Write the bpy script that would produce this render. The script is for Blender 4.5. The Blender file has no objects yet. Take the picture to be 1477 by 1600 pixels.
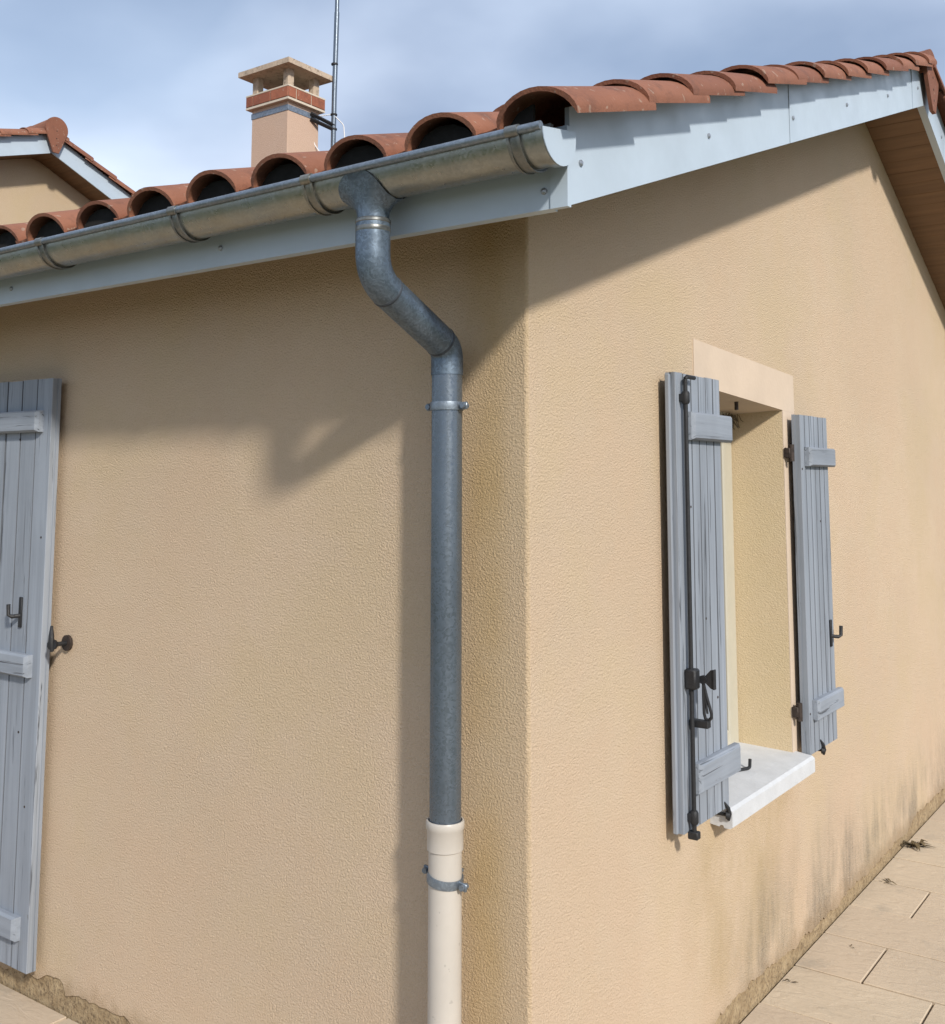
import bpy, math, random
from mathutils import Vector, Matrix
random.seed(7)
S = bpy.context.scene
COL = S.collection

# ------------------------------------------------------------------ camera
CAM = (1.4863, -2.3072, 1.8263)
YAW, PITCH, ROLL = -0.6246, 0.1098, 0.0014
cd = bpy.data.cameras.new("camera")
cam = bpy.data.objects.new("camera", cd); COL.objects.link(cam)
cd.sensor_fit = 'AUTO'; cd.sensor_width = 36.0
cd.lens = 37.167; cd.shift_y = -0.1445
cd.clip_start = 0.05; cd.clip_end = 500
F = Vector((math.sin(YAW)*math.cos(PITCH), math.cos(YAW)*math.cos(PITCH), math.sin(PITCH)))
Rv = Vector((math.cos(YAW), -math.sin(YAW), 0)); Uv = Rv.cross(F)
R2 = Rv*math.cos(ROLL)+Uv*math.sin(ROLL); U2 = -Rv*math.sin(ROLL)+Uv*math.cos(ROLL)
M = Matrix((R2, U2, -F)).transposed().to_4x4(); M.translation = CAM
cam.matrix_world = M
S.camera = cam

# ------------------------------------------------------------------ sky, sun, exposure
SUN_TO = Vector((1.80, -1.0, 1.28)).normalized()
w = bpy.data.worlds.new("World"); S.world = w; w.use_nodes = True
nt = w.node_tree; nt.nodes.clear()
def wn(t, **k):
    n = nt.nodes.new(t)
    for a, b in k.items(): setattr(n, a, b)
    return n
out = wn('ShaderNodeOutputWorld'); bg = wn('ShaderNodeBackground')
sky = wn('ShaderNodeTexSky', sky_type='NISHITA', sun_disc=False)
sky.sun_elevation = math.asin(SUN_TO.z); sky.sun_rotation = math.atan2(SUN_TO.x, SUN_TO.y)
sky.air_density = 1.0; sky.dust_density = 1.2; sky.ozone_density = 1.4
tc = wn('ShaderNodeTexCoord')
mp = wn('ShaderNodeMapping'); mp.inputs['Scale'].default_value = (1.0, 1.0, 1.9); mp.inputs['Location'].default_value = (3.4, 1.3, 0.2)
n1 = wn('ShaderNodeTexNoise'); n1.inputs['Scale'].default_value = 1.9; n1.inputs['Detail'].default_value = 5; n1.inputs['Roughness'].default_value = 0.42; n1.inputs['Distortion'].default_value = 0.35
n2 = wn('ShaderNodeTexNoise'); n2.inputs['Scale'].default_value = 2.6; n2.inputs['Detail'].default_value = 5; n2.inputs['Roughness'].default_value = 0.42
r1 = wn('ShaderNodeValToRGB'); r1.color_ramp.elements[0].position = 0.36; r1.color_ramp.elements[1].position = 0.58
r1.color_ramp.elements[0].color = (0.45, 0.45, 0.45, 1); r1.color_ramp.elements[1].color = (1, 1, 1, 1)
r2 = wn('ShaderNodeValToRGB'); r2.color_ramp.elements[0].position = 0.36; r2.color_ramp.elements[1].position = 0.66
r2.color_ramp.elements[0].color = (3.0, 3.75, 5.2, 1); r2.color_ramp.elements[1].color = (7.2, 8.2, 9.8, 1)
mx = wn('ShaderNodeMix', data_type='RGBA')
L = nt.links.new
L(tc.outputs['Generated'], mp.inputs['Vector']); L(mp.outputs[0], n1.inputs['Vector']); L(mp.outputs[0], n2.inputs['Vector'])
L(n1.outputs['Fac'], r1.inputs[0]); L(n2.outputs['Fac'], r2.inputs[0])
L(r1.outputs[0], mx.inputs['Factor']); L(sky.outputs[0], mx.inputs['A']); L(r2.outputs[0], mx.inputs['B'])
L(mx.outputs['Result'], bg.inputs['Color']); bg.inputs['Strength'].default_value = 0.092
L(bg.outputs[0], out.inputs[0])

sd = bpy.data.lights.new("sun", 'SUN'); sd.energy = 2.8; sd.angle = math.radians(4.0); sd.color = (1.0, 0.94, 0.845)
sun = bpy.data.objects.new("sun", sd); COL.objects.link(sun)
sun.rotation_euler = (-SUN_TO).to_track_quat('-Z', 'Y').to_euler(); sun.location = (6, -6, 9)
S.view_settings.view_transform = 'Standard'; S.view_settings.look = 'None'
S.view_settings.gamma = 1; S.view_settings.use_curve_mapping = False
S.view_settings.exposure = 0.53

# ------------------------------------------------------------------ materials
MAT = {}
ALBEDO = .90        # palette below was picked by eye from the picture; this takes it down to real-world reflectance
class NB:
    """small node helper"""
    def __init__(s, name):
        s.m = bpy.data.materials.new(name); s.m.use_nodes = True; s.t = s.m.node_tree
        s.b = s.t.nodes['Principled BSDF']; MAT[name] = s.m
        s.co = s.n('ShaderNodeTexCoord').outputs['Object']
    def n(s, t, **k):
        x = s.t.nodes.new(t)
        for a, b in k.items(): setattr(x, a, b)
        return x
    def l(s, a, b): s.t.links.new(a, b)
    def geo(s): return s.n('ShaderNodeNewGeometry').outputs['Position']
    def noise(s, scale, detail=3, rough=.5, vec=None, sc=None, dist=0, loc=None):
        v = vec if vec is not None else s.co
        if sc or loc:
            mp = s.n('ShaderNodeMapping'); s.l(v, mp.inputs['Vector'])
            if sc: mp.inputs['Scale'].default_value = sc
            if loc: mp.inputs['Location'].default_value = loc
            v = mp.outputs[0]
        x = s.n('ShaderNodeTexNoise'); s.l(v, x.inputs['Vector'])
        x.inputs['Scale'].default_value = scale; x.inputs['Detail'].default_value = detail
        x.inputs['Roughness'].default_value = rough; x.inputs['Distortion'].default_value = dist
        return x.outputs['Fac']
    def ramp(s, f, stops):
        r = s.n('ShaderNodeValToRGB'); s.l(f, r.inputs[0]); e = r.color_ramp.elements
        while len(e) < len(stops): e.new(.5)
        for i, (p, c) in enumerate(stops):
            e[i].position = p
            e[i].color = (c, c, c, 1) if isinstance(c, (int, float)) else (*c, 1)
        return r.outputs['Color']
    def mix(s, f, a, b, mode='MIX'):
        x = s.n('ShaderNodeMix', data_type='RGBA', blend_type=mode)
        for v, k in ((f, 'Factor'), (a, 'A'), (b, 'B')):
            if isinstance(v, (int, float)):
                if k == 'Factor': x.inputs['Factor'].default_value = v
                else: x.inputs[k].default_value = (v, v, v, 1)
            elif isinstance(v, tuple): x.inputs[k].default_value = (*v, 1)
            else: s.l(v, x.inputs[k])
        return x.outputs['Result']
    def math(s, op, a, b=0.0):
        x = s.n('ShaderNodeMath', operation=op)
        for i, v in enumerate((a, b)):
            if isinstance(v, (int, float)): x.inputs[i].default_value = v
            else: s.l(v, x.inputs[i])
        return x.outputs[0]
    def smooth(s, v, a, b, lo=0., hi=1.):
        x = s.n('ShaderNodeMapRange', interpolation_type='SMOOTHSTEP'); s.l(v, x.inputs[0])
        for i, q in enumerate((a, b, lo, hi)): x.inputs[1+i].default_value = q
        return x.outputs[0]
    def bump(s, h, dist, strength=1.0, prev=None):
        x = s.n('ShaderNodeBump'); s.l(h, x.inputs['Height']); x.inputs['Distance'].default_value = dist
        x.inputs['Strength'].default_value = strength
        if prev is not None: s.l(prev, x.inputs['Normal'])
        return x.outputs[0]
    def rnd(s): return s.n('ShaderNodeObjectInfo').outputs['Random']
    def fin(s, col=None, rough=None, metal=None, nrm=None, spec=None):
        if isinstance(col, tuple): col = tuple(v*ALBEDO for v in col)
        elif col is not None: col = s.mix(1.0, col, (ALBEDO,)*3, 'MULTIPLY')
        for v, k in ((col, 'Base Color'), (rough, 'Roughness'), (metal, 'Metallic'), (nrm, 'Normal'), (spec, 'Specular IOR Level')):
            if v is None: continue
            if isinstance(v, tuple): s.b.inputs[k].default_value = (*v, 1)
            elif isinstance(v, (int, float)): s.b.inputs[k].default_value = v
            else: s.l(v, s.b.inputs[k])
        return s.m

def m_stucco(name, base, stains=True, bumpd=.0042):
    b = NB(name); P = b.co
    xyz = b.n('ShaderNodeSeparateXYZ'); b.l(P, xyz.inputs[0]); X, Y, Z = xyz.outputs
    big = b.noise(0.9, 3, .5); med = b.noise(6, 4, .6)
    c = b.mix(b.ramp(big, [(.35, 0.), (.65, 1.)]), tuple(v*.95 for v in base), tuple(v*1.04 for v in base))
    c = b.mix(b.ramp(med, [(.4, 0.), (.75, .35)]), c, (base[0]*.98, base[1]*.93, base[2]*.84))
    hue = b.noise(1.5, 4, .6, loc=(7, 3, 1))
    c = b.mix(b.ramp(hue, [(.38, .5), (.5, 0.)]), c, (base[0]*1.0, base[1]*.955, base[2]*.94))
    c = b.mix(b.ramp(hue, [(.5, 0.), (.64, .5)]), c, (base[0]*.96, base[1]*.965, base[2]*.86))
    # sprayed render: worm-like dashes, darker hollows
    wv = b.noise(165, 3.0, .6, dist=.4)
    fine = b.noise(420, 2.5, .6)
    h = b.math('ADD', b.ramp(wv, [(.30, 0.), (.5, .55), (.66, 1.)]), b.math('MULTIPLY', fine, .5))
    c = b.mix(b.ramp(wv, [(.28, .20), (.46, 0.)]), c, (base[0]*.72, base[1]*.66, base[2]*.56))
    grit = b.noise(240, 2, .6, loc=(2, 5, 9))
    c = b.mix(b.ramp(grit, [(.34, .32), (.48, 0.)]), c, (base[0]*.70, base[1]*.66, base[2]*.60))
    c = b.mix(b.ramp(grit, [(.55, 0.), (.68, .30)]), c, (min(1, base[0]*1.14), min(1, base[1]*1.15), min(1, base[2]*1.18)))
    if stains:
        # ochre run-off stain beside the downpipe on the eave wall
        sx = b.math('MULTIPLY', b.smooth(X, -.26, -.15), b.smooth(X, -.12, -.03, 1., 0.))
        sy = b.smooth(Y, .004, .012, 1., 0.)
        sz = b.ramp(b.noise(2.3, 4, .6, sc=(1, 1, .55)), [(.33, .15), (.62, 1.)])
        st = b.math('MULTIPLY', b.math('MULTIPLY', sx, sy), sz)
        c = b.mix(b.math('MULTIPLY', st, .62), c, (.47, .30, .10))
        # yellowish wash of the corner itself
        cy = b.math('MULTIPLY', b.smooth(X, -.30, -.06), sy)
        c = b.mix(b.math('MULTIPLY', cy, .28), c, (.42, .31, .14))
        # damp ochre bloom under the window sill
        Yw = b.math('MULTIPLY', b.smooth(Y, .75, 1.15), b.smooth(Y, 1.7, 2.05, 1., 0.))
        Zw = b.math('MULTIPLY', b.smooth(Z, .05, .25), b.smooth(Z, .60, .76, 1., 0.))
        fw = b.math('MULTIPLY', b.math('MULTIPLY', Yw, Zw), b.ramp(b.noise(3.2, 5, .65, sc=(1, 1.3, .8)), [(.34, 0.), (.70, 1.)]))
        c = b.mix(b.math('MULTIPLY', fw, .5), c, (.40, .29, .12))
        # grey-black algae streaks rising from the foot of the gable wall
        blot = b.ramp(b.noise(3.4, 5, .62, sc=(1, 1, .42), loc=(0, 1.15, .3)), [(.40, 0.), (.58, 1.)])
        fib = b.ramp(b.noise(38, 3, .6, sc=(1, 1, .10)), [(.30, .55), (.62, 1.)])
        zz = b.math('ADD', Z, b.math('MULTIPLY', b.noise(5, 3, .6, sc=(1, 1, .2)), -.30))
        alg = b.math('MULTIPLY', b.math('MULTIPLY', blot, fib), b.smooth(zz, .0, .36, 1., 0.))
        alg = b.math('MULTIPLY', alg, b.smooth(Y, 1.1, 1.6))
        alg = b.math('MULTIPLY', alg, b.ramp(b.noise(95, 3, .65), [(.3, .45), (.6, 1.)]))
        c = b.mix(b.math('MULTIPLY', alg, .74), c, (.17, .155, .125))
        # soil splash along the foot
        sp = b.smooth(b.math('SUBTRACT', Z, b.math('MULTIPLY', b.noise(14, 4, .65), .15)), -.03, .07, 1., 0.)
        c = b.mix(b.math('MULTIPLY', sp, .5), c, (.27, .18, .09))
    nrm = b.bump(h, bumpd, 1.0)
    b.fin(c, .93, 0, nrm, .25)
m_stucco('stucco', (.655, .512, .370), True, .0026)
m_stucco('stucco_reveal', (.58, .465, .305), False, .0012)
m_stucco('stucco_far', (.60, .47, .33), False, .003)
m_stucco('stucco_pink', (.60, .44, .34), False, .0015)

def m_plain(name, col, rough=.6, metal=0, var=.06, scale=12, bump=.0004, bs=120, spec=.5, per=0., speck=0.):
    b = NB(name)
    n = b.noise(scale, 4, .6)
    c = b.mix(b.ramp(n, [(.3, 0.), (.7, 1.)]), tuple(v*(1-var) for v in col), tuple(min(1, v*(1+var)) for v in col))
    if per: c = b.mix(per, c, b.ramp(b.rnd(), [(0, .35), (1, 1.)]), 'MULTIPLY')
    if speck: c = b.mix(b.ramp(b.noise(48, 2, .5, loc=(3, 1, 4)), [(.725, 0.), (.745, speck)]), c, tuple(v*.35 for v in col)); c = b.mix(b.ramp(b.noise(14, 4, .65, sc=(1, 1, .2)), [(.55, 0.), (.75, .25)]), c, tuple(v*.7 for v in col))
    rr = b.ramp(b.noise(scale*2.2, 3, .6), [(.3, max(0, rough-.1)), (.7, min(1, rough+.1))])
    return b.fin(c, rr, metal, b.bump(b.noise(bs, 3, .5), bump), spec)
m_plain('smooth_render', (.63, .51, .40), .9, var=.05, scale=5, bump=.0006, bs=60, spec=.25)
m_plain('fascia', (.455, .54, .63), .42, var=.06, scale=4, bump=.0003, bs=9)
m_plain('dark_void', (.022, .018, .016), .95)
m_plain('seam_dark', (.07, .085, .11), .6, .4, var=.4, scale=50)
m_plain('mouth_shade_black', (.008, .007, .006), .95)  # near-black standing in for the shade under the tile arches
m_plain('hardware', (.014, .015, .018), .62, .0, var=.3, scale=60, bump=.0006, bs=220)
m_plain('rust_hardware', (.05, .036, .03), .65, .3, var=.4, scale=60, bump=.0008, bs=220)
m_plain('screw', (.40, .42, .45), .35, .7)
m_plain('pvc', (.53, .49, .44), .40, var=.04, scale=8, bump=.0002, bs=20, speck=.3)
m_plain('frame_cream', (.52, .49, .40), .4, var=.03)
m_plain('sill', (.60, .615, .635), .72, var=.06, scale=16, bump=.0012, bs=90)
def m_stone(name, col):
    b = NB(name); n = b.noise(9, 5, .65); d = b.noise(26, 5, .7)
    c = b.mix(b.ramp(n, [(.3, 0.), (.7, 1.)]), tuple(v*.82 for v in col), tuple(v*1.08 for v in col))
    c = b.mix(b.ramp(d, [(.52, 0.), (.68, .75)]), c, (.17, .14, .11))
    b.fin(c, .9, 0, b.bump(d, .004), .3)
m_stone('cream_stone', (.54, .43, .33))
m_plain('mortar', (.62, .54, .44), .9)
m_plain('strap', (.22, .26, .32), .5, .5, var=.3, scale=60)
m_plain('cable', (.75, .75, .75), .5)
m_plain('dry_leaf', (.12, .085, .04), .9, var=.4, scale=40)
m_plain('web', (.17, .13, .08), .9)
m_plain('soil', (.20, .16, .10), .95, var=.25, scale=3, bump=.01, bs=30)

def m_clay(name, col):
    b = NB(name)
    off = b.n('ShaderNodeCombineXYZ'); rr_ = b.rnd(); b.l(b.math('MULTIPLY', rr_, 37.), off.inputs[0]); b.l(b.math('MULTIPLY', rr_, 91.), off.inputs[1])
    ad = b.n('ShaderNodeVectorMath', operation='ADD'); b.l(b.co, ad.inputs[0]); b.l(off.outputs[0], ad.inputs[1]); b.co = ad.outputs[0]
    n = b.noise(7, 5, .62); s = b.noise(55, 3, .6)
    c = b.mix(b.ramp(n, [(.3, 0.), (.7, 1.)]), tuple(v*.86 for v in col), tuple(v*1.10 for v in col))
    c = b.mix(b.ramp(b.rnd(), [(0, 0.), (1, .8)]), c, (col[0]*.70, col[1]*.66, col[2]*.70))
    c = b.mix(b.ramp(s, [(.62, 0.), (.72, .35)]), c, (col[0]*.5, col[1]*.5, col[2]*.55))
    lich = b.noise(38, 2, .5, loc=(4, 1, 2))
    c = b.mix(b.ramp(lich, [(.66, 0.), (.70, .5)]), c, (.42, .33, .26))
    gr = b.noise(11, 5, .7, loc=(9, 2, 5))
    c = b.mix(b.ramp(gr, [(.52, 0.), (.68, .6)]), c, (col[0]*.42, col[1]*.46, col[2]*.55))
    b.fin(c, .82, 0, b.bump(b.math('ADD', b.noise(160, 3, .6), b.math('MULTIPLY', n, 1.5)), .0016), .35)
m_clay('clay', (.29, .122, .072))
m_clay('brick_clay', (.36, .13, .075))

def m_zinc(name, col, rough, spangle, metal=.75, warm=0.):
    b = NB(name)
    v = b.n('ShaderNodeTexVoronoi'); v.inputs['Scale'].default_value = 170
    b.l(b.noise(30, 3, .6), b.t.nodes.new('ShaderNodeMath').inputs[0]) if False else None
    ds = b.n('ShaderNodeMix', data_type='VECTOR')
    nz = b.n('ShaderNodeTexNoise'); nz.inputs['Scale'].default_value = 40; b.l(b.co, nz.inputs['Vector'])
    ds.inputs['Factor'].default_value = .03; b.l(b.co, ds.inputs[4]); b.l(nz.outputs['Color'], ds.inputs[5])
    b.l(ds.outputs[1], v.inputs['Vector'])
    sp = b.n('ShaderNodeSeparateColor'); b.l(v.outputs['Color'], sp.inputs[0])
    c = b.mix(b.ramp(sp.outputs[0], [(.2, 0.), (.9, spangle)]), col, tuple(min(1, q*1.8) for q in col))
    st = b.noise(9, 4, .65, sc=(1, 1, .35))
    c = b.mix(b.ramp(st, [(.38, .32), (.6, 0.)]), c, tuple(q*.55 for q in col))
    if warm:
        run = b.noise(5, 2.5, .6, sc=(1, 1, 1))
        c = b.mix(b.ramp(run, [(.40, 0.), (.66, warm)]), c, (.42, .36, .24))
    rr = b.ramp(sp.outputs[1], [(0, rough-.08), (1, rough+.14)])
    b.fin(c, rr, metal, b.bump(b.noise(25, 3, .6), .0006))
m_zinc('zinc', (.36, .38, .37), .35, .15, .85, .35)
m_zinc('zinc_band', (.22, .23, .23), .40, .2, .8, .3)
m_zinc('zinc_spangle', (.125, .165, .215), .44, .6, .6)
m_zinc('zinc_pipe', (.165, .20, .245), .30, .06, .65)
m_zinc('zinc_galv', (.22, .26, .31), .42, .35, .65)

def m_wood(name, col, hor=False):
    b = NB(name)
    st = lambda k: (k, 1, 1) if hor else (1, 1, k)
    g = b.noise(26, 5, .68, sc=st(.035), dist=.5)
    sep = b.n('ShaderNodeSeparateXYZ'); b.l(b.co, sep.inputs[0])
    wav = b.noise(6, 3, .6, sc=(1, 1, .3))
    per = b.rnd()
    off = b.n('ShaderNodeCombineXYZ'); b.l(b.math('MULTIPLY', per, 30.), off.inputs[0]); b.l(b.math('MULTIPLY', per, 17.), off.inputs[2])
    add = b.n('ShaderNodeVectorMath', operation='ADD'); b.l(b.co, add.inputs[0]); b.l(off.outputs[0], add.inputs[1])
    crack = b.noise(42, 4, .7, vec=add.outputs[0], sc=st(.03), dist=.8)
    c = b.mix(b.ramp(wav, [(.3, 0.), (.7, 1.)]), tuple(v*.88 for v in col), tuple(v*1.1 for v in col))
    c = b.mix(b.ramp(per, [(0, 0.), (1, .5)]), c, tuple(v*.84 for v in col))
    c = b.mix(b.ramp(g, [(.40, .45), (.56, 0.)]), c, tuple(v*.60 for v in col))
    ck = b.ramp(crack, [(.33, 1.), (.40, 0.)])
    c = b.mix(b.math('MULTIPLY', ck, .85), c, (.045, .05, .06))
    flake = b.noise(34, 4, .7, vec=add.outputs[0], sc=st(.22))
    c = b.mix(b.ramp(flake, [(.68, 0.), (.72, .75)]), c, (.15, .15, .15))
    h = b.math('SUBTRACT', b.math('MULTIPLY', g, .6), b.math('MULTIPLY', ck, .8))
    b.fin(c, .68, 0, b.bump(h, .0016), .4)
m_wood('shutter_paint', (.30, .335, .39)); m_wood('shutter_paint_cross', (.30, .335, .39), True); m_wood('shutter_groove', (.13, .145, .17))

def m_soffit():
    b = NB('soffit_wood'); g = b.noise(30, 4, .6, sc=(.06, 1, 1))
    c = b.mix(b.ramp(g, [(.35, 0.), (.65, 1.)]), (.14, .072, .030), (.19, .10, .044))
    b.fin(c, .55, 0, b.bump(g, .0005))
m_soffit()

def m_paving():
    b = NB('paving'); P = b.geo()
    n = b.noise(3.0, 4, .6, vec=P); s = b.noise(45, 4, .65, vec=P); rel = b.noise(9, 4, .6, vec=P, sc=(1, 2.4, 1), dist=1.2)
    base = (.60, .495, .365)
    c = b.mix(b.ramp(n, [(.3, 0.), (.7, 1.)]), tuple(v*.90 for v in base), tuple(v*1.08 for v in base))
    c = b.mix(b.ramp(b.rnd(), [(0, 0.), (1, .75)]), c, (.54, .43, .32))
    c = b.mix(b.ramp(s, [(.60, 0.), (.74, .30)]), c, (.30, .24, .16))
    sm = b.noise(4.2, 4, .6, vec=P, loc=(1.7, .4, 0))
    c = b.mix(b.ramp(sm, [(.58, 0.), (.74, .45)]), c, (.27, .25, .21))
    h = b.math('ADD', b.math('MULTIPLY', rel, 1.0), b.math('MULTIPLY', s, .22))
    b.fin(c, .86, 0, b.bump(h, .006), .3)
m_paving()
def m_ground():
    b = NB('ground'); P = b.geo()
    br = b.n('ShaderNodeTexBrick'); b.l(P, br.inputs['Vector']); br.inputs['Scale'].default_value = 1
    br.inputs['Brick Width'].default_value = .5; br.inputs['Row Height'].default_value = .355; br.inputs['Mortar Size'].default_value = .004
    br.inputs['Color1'].default_value = (.46, .365, .25, 1); br.inputs['Color2'].default_value = (.49, .38, .27, 1); br.inputs['Mortar'].default_value = (.16, .13, .10, 1)
    n = b.noise(4, 4, .6, vec=P)
    c = b.mix(b.ramp(n, [(.3, 0.), (.7, .5)]), br.outputs['Color'], (.42, .33, .22))
    b.fin(c, .88)
m_ground()
def m_unseen_lawn():
    b = NB('unseen_lawn'); n = b.noise(2, 5, .7, vec=b.geo())
    b.fin(b.mix(n, (.05, .075, .025), (.11, .12, .045)), .95)
m_unseen_lawn()
def m_glass():
    b = NB('glass'); b.fin((.05, .06, .065), .04, 0); b.b.inputs['IOR'].default_value = 1.5
m_glass()

# ------------------------------------------------------------------ mesh helpers
class MB:
    def __init__(s): s.v = []; s.f = []
    def add(s, vs, fs):
        o = len(s.v); s.v += [tuple(v) for v in vs]; s.f += [tuple(i+o for i in f) for f in fs]; return s
    def box(s, a, b, bev=0.):
        x0, y0, z0 = a; x1, y1, z1 = b
        if bev <= 0:
            return s.add([(x0,y0,z0),(x1,y0,z0),(x1,y1,z0),(x0,y1,z0),(x0,y0,z1),(x1,y0,z1),(x1,y1,z1),(x0,y1,z1)],
                         [(0,3,2,1),(4,5,6,7),(0,1,5,4),(1,2,6,5),(2,3,7,6),(3,0,4,7)])
        # chamfered box
        e = bev; vs = []; idx = {}
        X, Y, Z = (x0, x1), (y0, y1), (z0, z1)
        def P(i, j, k, ax):
            c = [X[i] + (e if i == 0 else -e), Y[j] + (e if j == 0 else -e), Z[k] + (e if k == 0 else -e)]
            c[ax] = (X, Y, Z)[ax][(i, j, k)[ax]]
            idx[(i,j,k,ax)] = len(vs); vs.append(tuple(c))
        for i in (0,1):
            for j in (0,1):
                for k in (0,1):
                    for ax in range(3): P(i,j,k,ax)
        fs = []
        for ax in range(3):
            o = [a for a in range(3) if a != ax]
            for sgn in (0,1):
                q = []
                for (p, r) in ((0,0),(1,0),(1,1),(0,1)):
                    t = [0,0,0]; t[ax] = sgn; t[o[0]] = p; t[o[1]] = r; q.append(idx[(*t, ax)])
                flip = (ax == 1) ^ (sgn == 0)
                fs.append(tuple(q[::-1]) if flip else tuple(q))
        for ax in range(3):           # edges running along ax
            o = [a for a in range(3) if a != ax]
            for p in (0,1):
                for r in (0,1):
                    t0 = [0,0,0]; t0[o[0]] = p; t0[o[1]] = r; t1 = list(t0); t1[ax] = 1
                    fs.append((idx[(*t0,o[0])], idx[(*t1,o[0])], idx[(*t1,o[1])], idx[(*t0,o[1])]))
        for i in (0,1):
            for j in (0,1):
                for k in (0,1): fs.append((idx[(i,j,k,0)], idx[(i,j,k,1)], idx[(i,j,k,2)]))
        return s.add(vs, fs)
    def prism(s, poly, off):
        n = len(poly); o = Vector(off)
        vs = [Vector(p) for p in poly] + [Vector(p)+o for p in poly]
        return s.add(vs, [tuple(range(n))[::-1], tuple(range(n, 2*n))] + [(i, (i+1) % n, (i+1) % n+n, i+n) for i in range(n)])
    def tube(s, path, rad, n=12, cap=True, squash=None):
        path = [Vector(p) for p in path]; rads = rad if isinstance(rad, (list, tuple)) else [rad]*len(path)
        t0 = (path[1]-path[0]).normalized()
        ref = Vector((0,0,1)) if abs(t0.z) < .9 else Vector((1,0,0))
        nrm = (ref - t0*ref.dot(t0)).normalized(); vs = []; fs = []
        for i, p in enumerate(path):
            t = (path[min(i+1, len(path)-1)] - path[max(i-1, 0)]).normalized()
            nrm = (nrm - t*nrm.dot(t)).normalized(); bn = t.cross(nrm)
            for k in range(n):
                a = 2*math.pi*k/n; vs.append(p + (nrm*math.cos(a) + bn*math.sin(a))*rads[i])
        for i in range(len(path)-1):
            for k in range(n):
                k2 = (k+1) % n; fs.append((i*n+k, i*n+k2, (i+1)*n+k2, (i+1)*n+k))
        if cap: fs.append(tuple(range(n))[::-1]); fs.append(tuple(range((len(path)-1)*n, len(path)*n)))
        return s.add(vs, fs)
    def loft(s, rings, closed=True, cap=False):
        n = len(rings[0]); vs = [p for r in rings for p in r]; fs = []
        m = n if closed else n-1
        for i in range(len(rings)-1):
            for k in range(m):
                k2 = (k+1) % n; fs.append((i*n+k, i*n+k2, (i+1)*n+k2, (i+1)*n+k))
        if cap: fs.append(tuple(range(n))[::-1]); fs.append(tuple(range((len(rings)-1)*n, len(rings)*n)))
        return s.add(vs, fs)
    def sphere(s, c, r, n=10, m=6):
        rings = []
        for j in range(m+1):
            a = math.pi*j/m; rr = max(r*math.sin(a), 1e-5)
            rings.append([(c[0]+rr*math.cos(2*math.pi*k/n), c[1]+rr*math.sin(2*math.pi*k/n), c[2]-r*math.cos(a)) for k in range(n)])
        return s.loft(rings)
    def mesh(s, name, smooth=None):
        me = bpy.data.meshes.new(name); me.from_pydata(s.v, [], s.f); me.update()
        import bmesh
        bm = bmesh.new(); bm.from_mesh(me); bmesh.ops.recalc_face_normals(bm, faces=bm.faces)
        if smooth is not None:
            for f in bm.faces: f.smooth = True
            for e in bm.edges:
                if len(e.link_faces) == 2: e.smooth = e.calc_face_angle(0) < smooth
        bm.to_mesh(me); bm.free()
        return me
    def build(s, name, mat, parent=None, smooth=None, mw=None):
        return link(name, s.mesh(name, smooth), mat, parent, mw)
def link(name, me, mat, parent=None, mw=None):
    if mat and not me.materials: me.materials.append(MAT[mat])
    o = bpy.data.objects.new(name, me); COL.objects.link(o)
    if mw is not None: o.matrix_world = mw
    if parent is not None:
        o.parent = parent      # parents of parts all sit untransformed unless given
    return o
def empty(name, loc=(0,0,0)):
    o = bpy.data.objects.new(name, None); COL.objects.link(o); o.location = loc; o.empty_display_size = .2; return o
def tag(o, label=None, cat=None, group=None, kind=None):
    if label: o['label'] = label
    if cat: o['category'] = cat
    if group: o['group'] = group
    if kind: o['kind'] = kind
    return o
SM = math.radians(40)
def fillet(pts, r, n=8):
    pts = [Vector(p) for p in pts]; out = [pts[0]]
    for i in range(1, len(pts)-1):
        a, b, c = pts[i-1], pts[i], pts[i+1]
        u = (a-b).normalized(); v = (c-b).normalized(); ang = u.angle(v)
        d = r/math.tan(ang/2); d = min(d, (a-b).length*.48, (c-b).length*.48)
        p0 = b+u*d; p1 = b+v*d
        for k in range(n+1):
            t = k/n; out.append(p0*(1-t)**2 + b*2*t*(1-t) + p1*t*t)
    out.append(pts[-1]); return out

# ------------------------------------------------------------------ ground
g = MB().add([(-60,-60,-.06),(60,-60,-.06),(60,60,-.06),(-60,60,-.06)], [(0,1,2,3)]).build('ground', 'unseen_lawn'); tag(g, kind='structure')  # unseen dark grass, brought close to cut light bounced onto the walls
pav = MB().add([(-12,-3.4,-.03),(2.7,-3.4,-.03),(2.7,10,-.03),(-12,10,-.03)], [(0,1,2,3)]).build('pavement', 'ground'); tag(pav, kind='structure')  # out of view the paving stops short, so it bounces less light
def slab(x0, x1, y0, y1):
    g = .0042; dz = random.uniform(-.0015, .0015); tx = random.uniform(-.0015, .0015)
    m = MB(); m.box((x0+g, y0+g, -.028), (x1-g, y1-g, dz), .0025)
    m.v = [(x, y, z + (tx*(x-x0)/(x1-x0) if z > -.02 else 0)) for x, y, z in m.v]
    return m.build('paving_slab', 'paving', pav)
k0 = 0
for r in range(-9, 16):
    y0 = 1.495 + r*.357; y1 = y0+.357; off = 0.0 if r % 2 == 0 else .248
    xs = [-0.004] + [off + .498*i for i in range(0, 6) if off+.498*i > .1] 
    for a, b in zip(xs, xs[1:]):
        if b > 2.1: break
        if y0 < -1.3: continue
        slab(a, b, y0, y1)
for r in range(0, 4):
    y1 = .004-.357*r; y0 = y1-.357; off = 0 if r % 2 == 0 else .249
    for i in range(-3, 5):
        x0 = -1.88 + off + .498*i
        if x0+.498 > .02: continue
        slab(x0, x0+.498, y0, y1)

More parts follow.
